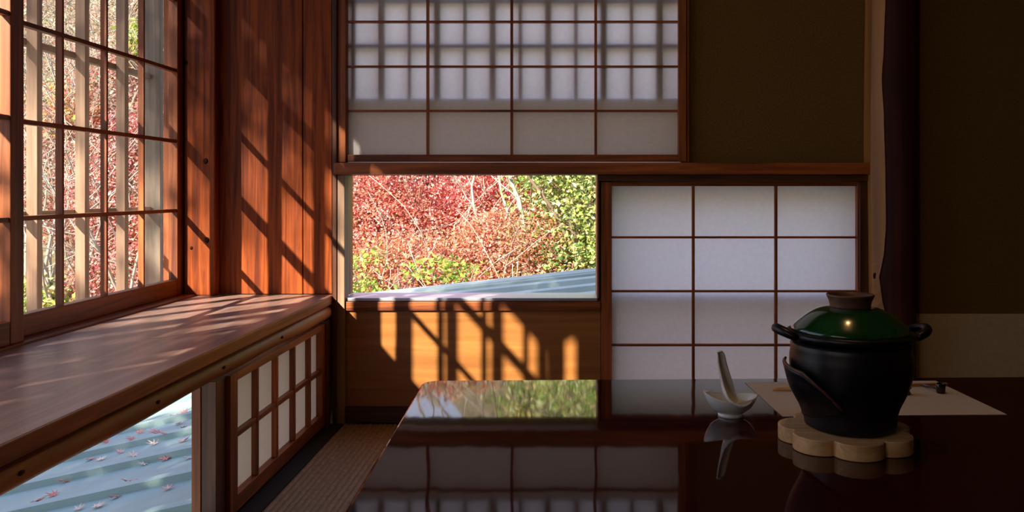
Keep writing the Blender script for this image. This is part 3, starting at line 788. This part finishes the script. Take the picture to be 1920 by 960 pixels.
# ------------------------------------------------------------------ outside: hillside and trees
def hz(x, y):
    base = -2.2+max(0, y-6)*.56
    dip = math.exp(-((x/y+.17)/.07)**2)*max(0, y-12)*.24
    return base-dip+.25*math.sin(x*.9+y*.5)+.15*math.sin(x*2.1-y*1.3)
vs_ = []; fs_ = []; nx_, ny_ = 90, 60
for j in range(ny_):
    for i in range(nx_):
        x = -26+40*i/(nx_-1); y = 5.2+21*(j/(ny_-1)); vs_.append((x, y, hz(x, y)))
for j in range(ny_-1):
    for i in range(nx_-1): a = j*nx_+i; fs_.append((a, a+1, a+1+nx_, a+nx_))
o = MB().add(vs_, fs_).build('hillside', M['hill'], smooth=True); tag(o, kind=st)
tag(MB().add([(-26, -12, -2.4), (14, -12, -2.4), (14, 5.4, -2.4), (-26, 5.4, -2.4)], [(0,1,2,3)]).build('garden_ground', M['hill']), kind=st)

def foliage(parent, name, blobs, n, size, palette, seed, clump=.13, shell=.55, up=.4):
    rng = np.random.default_rng(seed)
    wts = np.array([b[3]*b[4]*b[5] for b in blobs]); wts = wts**.7; wts /= wts.sum()
    per = 22; nc = max(1, n//per)
    bi = rng.choice(len(blobs), nc, p=wts); B = np.array([b[:6] for b in blobs])[bi]
    d = rng.normal(size=(nc, 3)); d /= np.linalg.norm(d, axis=1)[:, None]
    rad = shell+(1-shell)*rng.random(nc)**.6
    cc = B[:, :3]+d*B[:, 3:6]*rad[:, None]
    pal = np.array(palette)
    ci = rng.integers(0, len(pal), nc)
    idx = np.repeat(np.arange(nc), per); N_ = len(idx)
    pos = cc[idx]+rng.normal(size=(N_, 3))*clump*np.array([1, 1, .6])
    nrm = rng.normal(size=(N_, 3))*.75+d[idx]*.35+np.array([-.25, -.55, up+.3]); nrm /= np.linalg.norm(nrm, axis=1)[:, None]
    t = np.cross(nrm, rng.normal(size=(N_, 3))); t /= np.linalg.norm(t, axis=1)[:, None]; b = np.cross(nrm, t)
    s = size*(.65+.7*rng.random(N_))[:, None]
    fold = nrm*s*.16
    V = np.stack([pos-t*s, pos-t*s*.05+b*s*.52+fold, pos+t*s, pos-t*s*.05-b*s*.52+fold], 1).reshape(-1, 3)
    ch = np.where(rng.random(N_) < .22, rng.integers(0, len(pal), N_), ci[idx])
    col = pal[ch]*(.75+.5*rng.random(N_))[:, None]
    col = np.clip(col, 0, .95)
    base = parent.location if parent else Vector((0, 0, 0)); V = V-np.array(base)
    me = bpy.data.meshes.new(name); me.vertices.add(4*N_); me.vertices.foreach_set('co', V.ravel())
    me.loops.add(4*N_); me.loops.foreach_set('vertex_index', np.arange(4*N_, dtype=np.int32))
    me.polygons.add(N_); me.polygons.foreach_set('loop_start', np.arange(0, 4*N_, 4, dtype=np.int32)); me.polygons.foreach_set('loop_total', np.full(N_, 4, dtype=np.int32))
    at = me.color_attributes.new('leaf_colour', 'FLOAT_COLOR', 'POINT')
    cf = np.ones((4*N_, 4)); cf[:, :3] = np.repeat(col, 4, 0); at.data.foreach_set('color', cf.ravel())
    me.update(calc_edges=True); me.validate(); me.materials.append(M['leaf'])
    o = bpy.data.objects.new(name, me); C.objects.link(o); o.parent = parent
    return o

def grow(mb, p, d, r, L, depth, rng, split=3, curl=.35, n=5, minr=.003):
    pts = [p]; rr = [r]; k = 5
    for i in range(k):
        d = (d+Vector((rng.uniform(-curl, curl), rng.uniform(-curl, curl), rng.uniform(-curl*.5, curl*.7)))*.6).normalized()
        p = p+d*(L/k); pts.append(p); rr.append(max(minr, r*(1-.5*(i+1)/k)))
    mb.tube(pts, rr, n, caps=False)
    if depth > 0:
        for q in range(split):
            i = rng.choice([2, 3, 4, 5, 5]); 
            nd = (d*.6+Vector((rng.uniform(-1, 1), rng.uniform(-1, 1), rng.uniform(-.3, .9)))).normalized()
            grow(mb, pts[i], nd, max(minr, rr[i]*.7), L*rng.uniform(.55, .85), depth-1, rng, split, curl, max(3, n-1), minr)

def tree(name, label, x, y, H, trunk_r, blobs, n, size, palette, seed, bark='branchdark', stems=2, depth=3, split=3, cat='tree', clump=.13, shell=.5, curl=.35, L=None, group=None, minr=.004, z0=None):
    z0 = hz(x, y)-.05 if z0 is None else z0
    root = empty(name, (x, y, z0), label, cat, group)
    rng = random.Random(seed); mb = MB()
    for s in range(stems):
        d = Vector((rng.uniform(-.4, .4), rng.uniform(-.25, .2), 1)).normalized()
        grow(mb, Vector((x+rng.uniform(-.15, .15), y, z0)), d, trunk_r, L or H*.55, depth, rng, split, curl, 6, minr)
    mb.build('trunk_and_branches', M[bark], root, smooth=True)
    if n: foliage(root, 'foliage', blobs, n, size, palette, seed, clump, shell)
    return root

RED = [(.74, .20, .17), (.80, .30, .25), (.60, .14, .10), (.84, .46, .38), (.68, .26, .13), (.88, .60, .52), (.26, .15, .08)]
PINK = [(.84, .27, .28), (.78, .18, .20), (.88, .48, .45), (.74, .28, .18), (.62, .12, .12), (.90, .62, .57)]
LPK = [(.66, .34, .32), (.58, .20, .18), (.50, .45, .36), (.36, .38, .24), (.74, .54, .48), (.62, .28, .18)]
ORG = [(.52, .19, .08), (.56, .28, .12), (.44, .12, .05), (.64, .38, .27), (.36, .26, .08), (.56, .20, .14), (.60, .44, .30)]
GRN = [(.30, .44, .09), (.40, .52, .12), (.20, .33, .07), (.58, .60, .20), (.12, .20, .05), (.70, .72, .40), (.60, .46, .18)]
YEL = [(.40, .45, .07), (.28, .40, .06), (.52, .50, .12), (.20, .32, .05)]
DRK = [(.08, .16, .06), (.14, .24, .09), (.20, .30, .12), (.05, .10, .04)]
PALE = [(.55, .48, .36), (.42, .36, .26), (.62, .40, .32), (.48, .50, .34)]

# behind the garden window
tree('maple_tree', 'bright pink-red maple filling the upper middle of the garden window', -1.35, 10.1, 3.6, .03,
     [(-1.6, 9.4, 1.0, 1.1, .8, 1.0), (-.6, 9.3, 1.2, .8, .7, .85), (-1.2, 9.2, .2, .7, .5, .6)], 76000, .0165, PINK+RED[:2], 1, 'branch', 2, 2, clump=.09)
tree('maple_tree', 'red maple at the left side of the garden window', -2.5, 9.5, 3.2, .02,
     [(-2.5, 8.8, .8, 1.0, .7, 1.2), (-1.9, 8.6, .2, .8, .5, .7)], 64000, .0165, RED, 2, 'branch', 2, 2, clump=.09)
tree('maple_tree', 'orange-red maple low in the middle of the garden window', -.95, 8.5, 2.6, .02,
     [(-1.3, 7.9, -.05, .9, .45, .45), (-.5, 8.0, .15, .6, .5, .5), (-2.0, 7.8, -.2, .6, .4, .4)], 50000, .016, ORG+RED[:2], 3, 'branch', 3, 2, clump=.07)
tree('leafy_bush', 'dense green leafy bush at the right side of the garden window', .6, 8.3, 3.4, .05,
     [(.75, 8.2, .8, 1.25, .7, 1.4), (-.05, 8.6, 1.4, .6, .5, .7), (.1, 8.0, .0, .55, .5, .55), (1.8, 8.6, 1.2, 1.2, .7, 1.6)], 60000, .0235, GRN, 4, 'branchdark', 3, 3, cat='bush', clump=.11)
tree('yellow_green_sapling', 'yellow-green sapling low at the left corner of the garden window', -1.62, 6.9, 1.6, .014,
     [(-1.62, 6.8, .14, .30, .2, .26), (-1.5, 6.8, -.12, .3, .2, .2)], 520, .024, YEL+GRN[:2], 5, 'branch', 4, 2, cat='sapling', clump=.07, shell=.2, L=1.0)
tree('yellow_green_sapling', 'yellow-green sapling in the lower middle of the garden window', -.98, 6.9, 1.6, .014,
     [(-1.0, 6.8, .15, .28, .2, .10), (-.85, 6.8, .18, .12, .1, .14)], 300, .024, YEL, 6, 'branch', 3, 2, cat='sapling', clump=.06, shell=.2, L=1.0)
for i, (Yt, pp, q, lab) in enumerate([(7.9, [(1003, 560), (990, 470), (980, 415), (972, 375), (955, 335), (950, 300)], .030, 'thicker pale trunk between the red and green foliage in the garden window'),
        (7.95, [(985, 560), (975, 475), (962, 425), (950, 395), (938, 360), (930, 310)], .022, 'thinner pale trunk left of the thicker one between red and green foliage'),
        (8.0, [(930, 560), (912, 470), (897, 425), (886, 385), (882, 350), (893, 300)], .020, 'pale slanting trunk among red leaves in the middle of the garden window')]):
    P_ = [Vector((X(a, Yt), Yt+.03*k, Z(b, Yt))) for k, (a, b) in enumerate(pp)]
    P_.insert(0, Vector((P_[0].x, Yt, hz(P_[0].x, Yt)-.05)))
    root = empty('bare_tree', P_[0], lab, 'tree')
    mb = MB().tube(P_, [q, q*.95, q*.9, q*.8, q*.7, q*.55, q*.45], 7)
    rg = random.Random(300+i)
    for k in (3, 4, 5, 6): grow(mb, P_[k], Vector((rg.choice([-1, 1])*.6, .2, .8)).normalized(), q*.3, .5, 1, rg, 2, .4, 4, .004)
    mb.build('trunk_and_branches', M['branch'], root, smooth=True)
# farther backdrop trees
bk = [(-4.6, 13.0, RED, 'red maple on the slope behind'), (-2.2, 13.5, ORG, 'orange maple high on the slope'), (.4, 13.2, GRN, 'green tree high on the slope'), (2.6, 12.0, GRN, 'green tree far right on the slope')]
for i, (x, y, pal, lab) in enumerate(bk):
    zc = hz(x, y)+(1.0 if i == 1 else 1.6)
    tree('slope_tree', lab+' beyond the nearer trees', x, y, 3, .07, [(x, y, zc, 1.5, 1.0, .9 if i in (0, 1) else 1.5)], 9000, .05, pal, 20+i, 'branchdark', 2, 2, clump=.16)

# behind the left windows
lefts = [
 ('maple_tree', 'red maple low behind the far right panes of the left window', -4.35, 9.0, [(-4.35, 8.8, .85, .75, .5, .8), (-4.3, 8.7, -.1, .7, .4, .5)], 30000, .020, PINK+LPK),
 ('maple_tree', 'rosy maple behind the middle panes of the left window', -5.4, 9.6, [(-5.5, 9.4, 1.0, .9, .5, .9), (-5.0, 9.4, 2.0, .6, .4, .5)], 26000, .020, LPK+RED[:2]),
 ('pale_shrub', 'pale grey-green shrub high behind the left window', -5.6, 11.0, [(-5.8, 10.8, 2.9, 1.7, .6, .9), (-4.7, 10.6, 3.1, .8, .5, .8)], 30000, .021, PALE+DRK[2:3]+LPK),
 ('evergreen_shrub', 'dark evergreen shrub behind the middle of the left window', -4.7, 10.2, [(-4.9, 10.2, 1.8, 1.3, .5, .8), (-6.0, 10.4, 1.4, .8, .5, .8)], 17000, .024, DRK+GRN[:1]+PALE),
 ('yellow_shrub', 'small yellow-green shrub high behind the last pane of the left window', -4.55, 9.6, [(-4.52, 9.3, 2.35, .28, .2, .25)], 1300, .032, YEL),
 ('green_shrub', 'bright green shrub low behind the near panes of the left window', -5.0, 8.4, [(-5.0, 8.2, -.45, .35, .3, .35), (-4.6, 8.3, -.75, .4, .3, .3)], 2600, .036, YEL+GRN),
 ('orange_shrub', 'small orange shrub behind the second pane of the left window', -5.1, 8.9, [(-5.1, 8.8, 1.6, .35, .2, .3), (-4.5, 9.0, 1.5, .2, .2, .25)], 1500, .030, ORG+YEL[2:3])]
for i, (nm, lab, x, y, bl_, n, sz, pal) in enumerate(lefts):
    tree(nm, lab, x, y, 2.6, .03, bl_, n, sz, pal, 40+i, 'branch', 2, 2, cat='tree' if 'tree' in nm else 'shrub', clump=.09)
for i, (x, y) in enumerate([(-4.0, 7.9), (-4.7, 8.2), (-5.3, 8.4), (-4.3, 8.9), (-5.4, 9.6)]):
    tree('bare_tree', 'leafless pale-barked many-stemmed tree outside the left windows', x, y, 4.4, .020, [], 0, 0, [], 80+i, 'branch', 3, 3, 3, curl=.40, L=1.8, group='leafless pale trees outside the left windows', minr=.004)

# roadside tree between the sun and the bay: dapples the sunlight (stands outside the frame)
def at_sun(yw, zw, t): return Vector((WX-SUN_K*t, yw-t, zw+SUN_K*SUN_S*t))
c1 = at_sun(2.5, 1.80, 7); c2 = at_sun(1.25, .70, 4.0)
tree('unseen_garden_tree', 'leafy tree in front of the house that dapples the sunlight', c1.x-1.5, c1.y+.95, 6, .09, [(c1.x, c1.y, c1.z, 1.5, .9, .55)], 5000, .05, RED, 91, 'branchdark', 1, 3, clump=.2, L=4.0, z0=-2.4)
tree('garden_shrub', 'leafy shrub in front of the house under the tree', c2.x+.9, c2.y-.57, 4, .03, [(c2.x, c2.y, c2.z, .85, .6, .30)], 2000, .035, GRN, 92, 'branchdark', 2, 2, cat='shrub', clump=.12, L=2.6, shell=.1, z0=-2.4)

tree('unseen_garden_tree', 'added unseen dense green tree shading the ribbed roof beside the bay', -6.0, -.6, 5, .06, [(-5.2, -1.2, 2.9, 1.5, 1.3, .8)], 7000, .05, GRN, 93, 'branchdark', 1, 2, clump=.15, L=2.6, shell=.1, z0=-2.4)  # added out of view to keep the sun off the roof
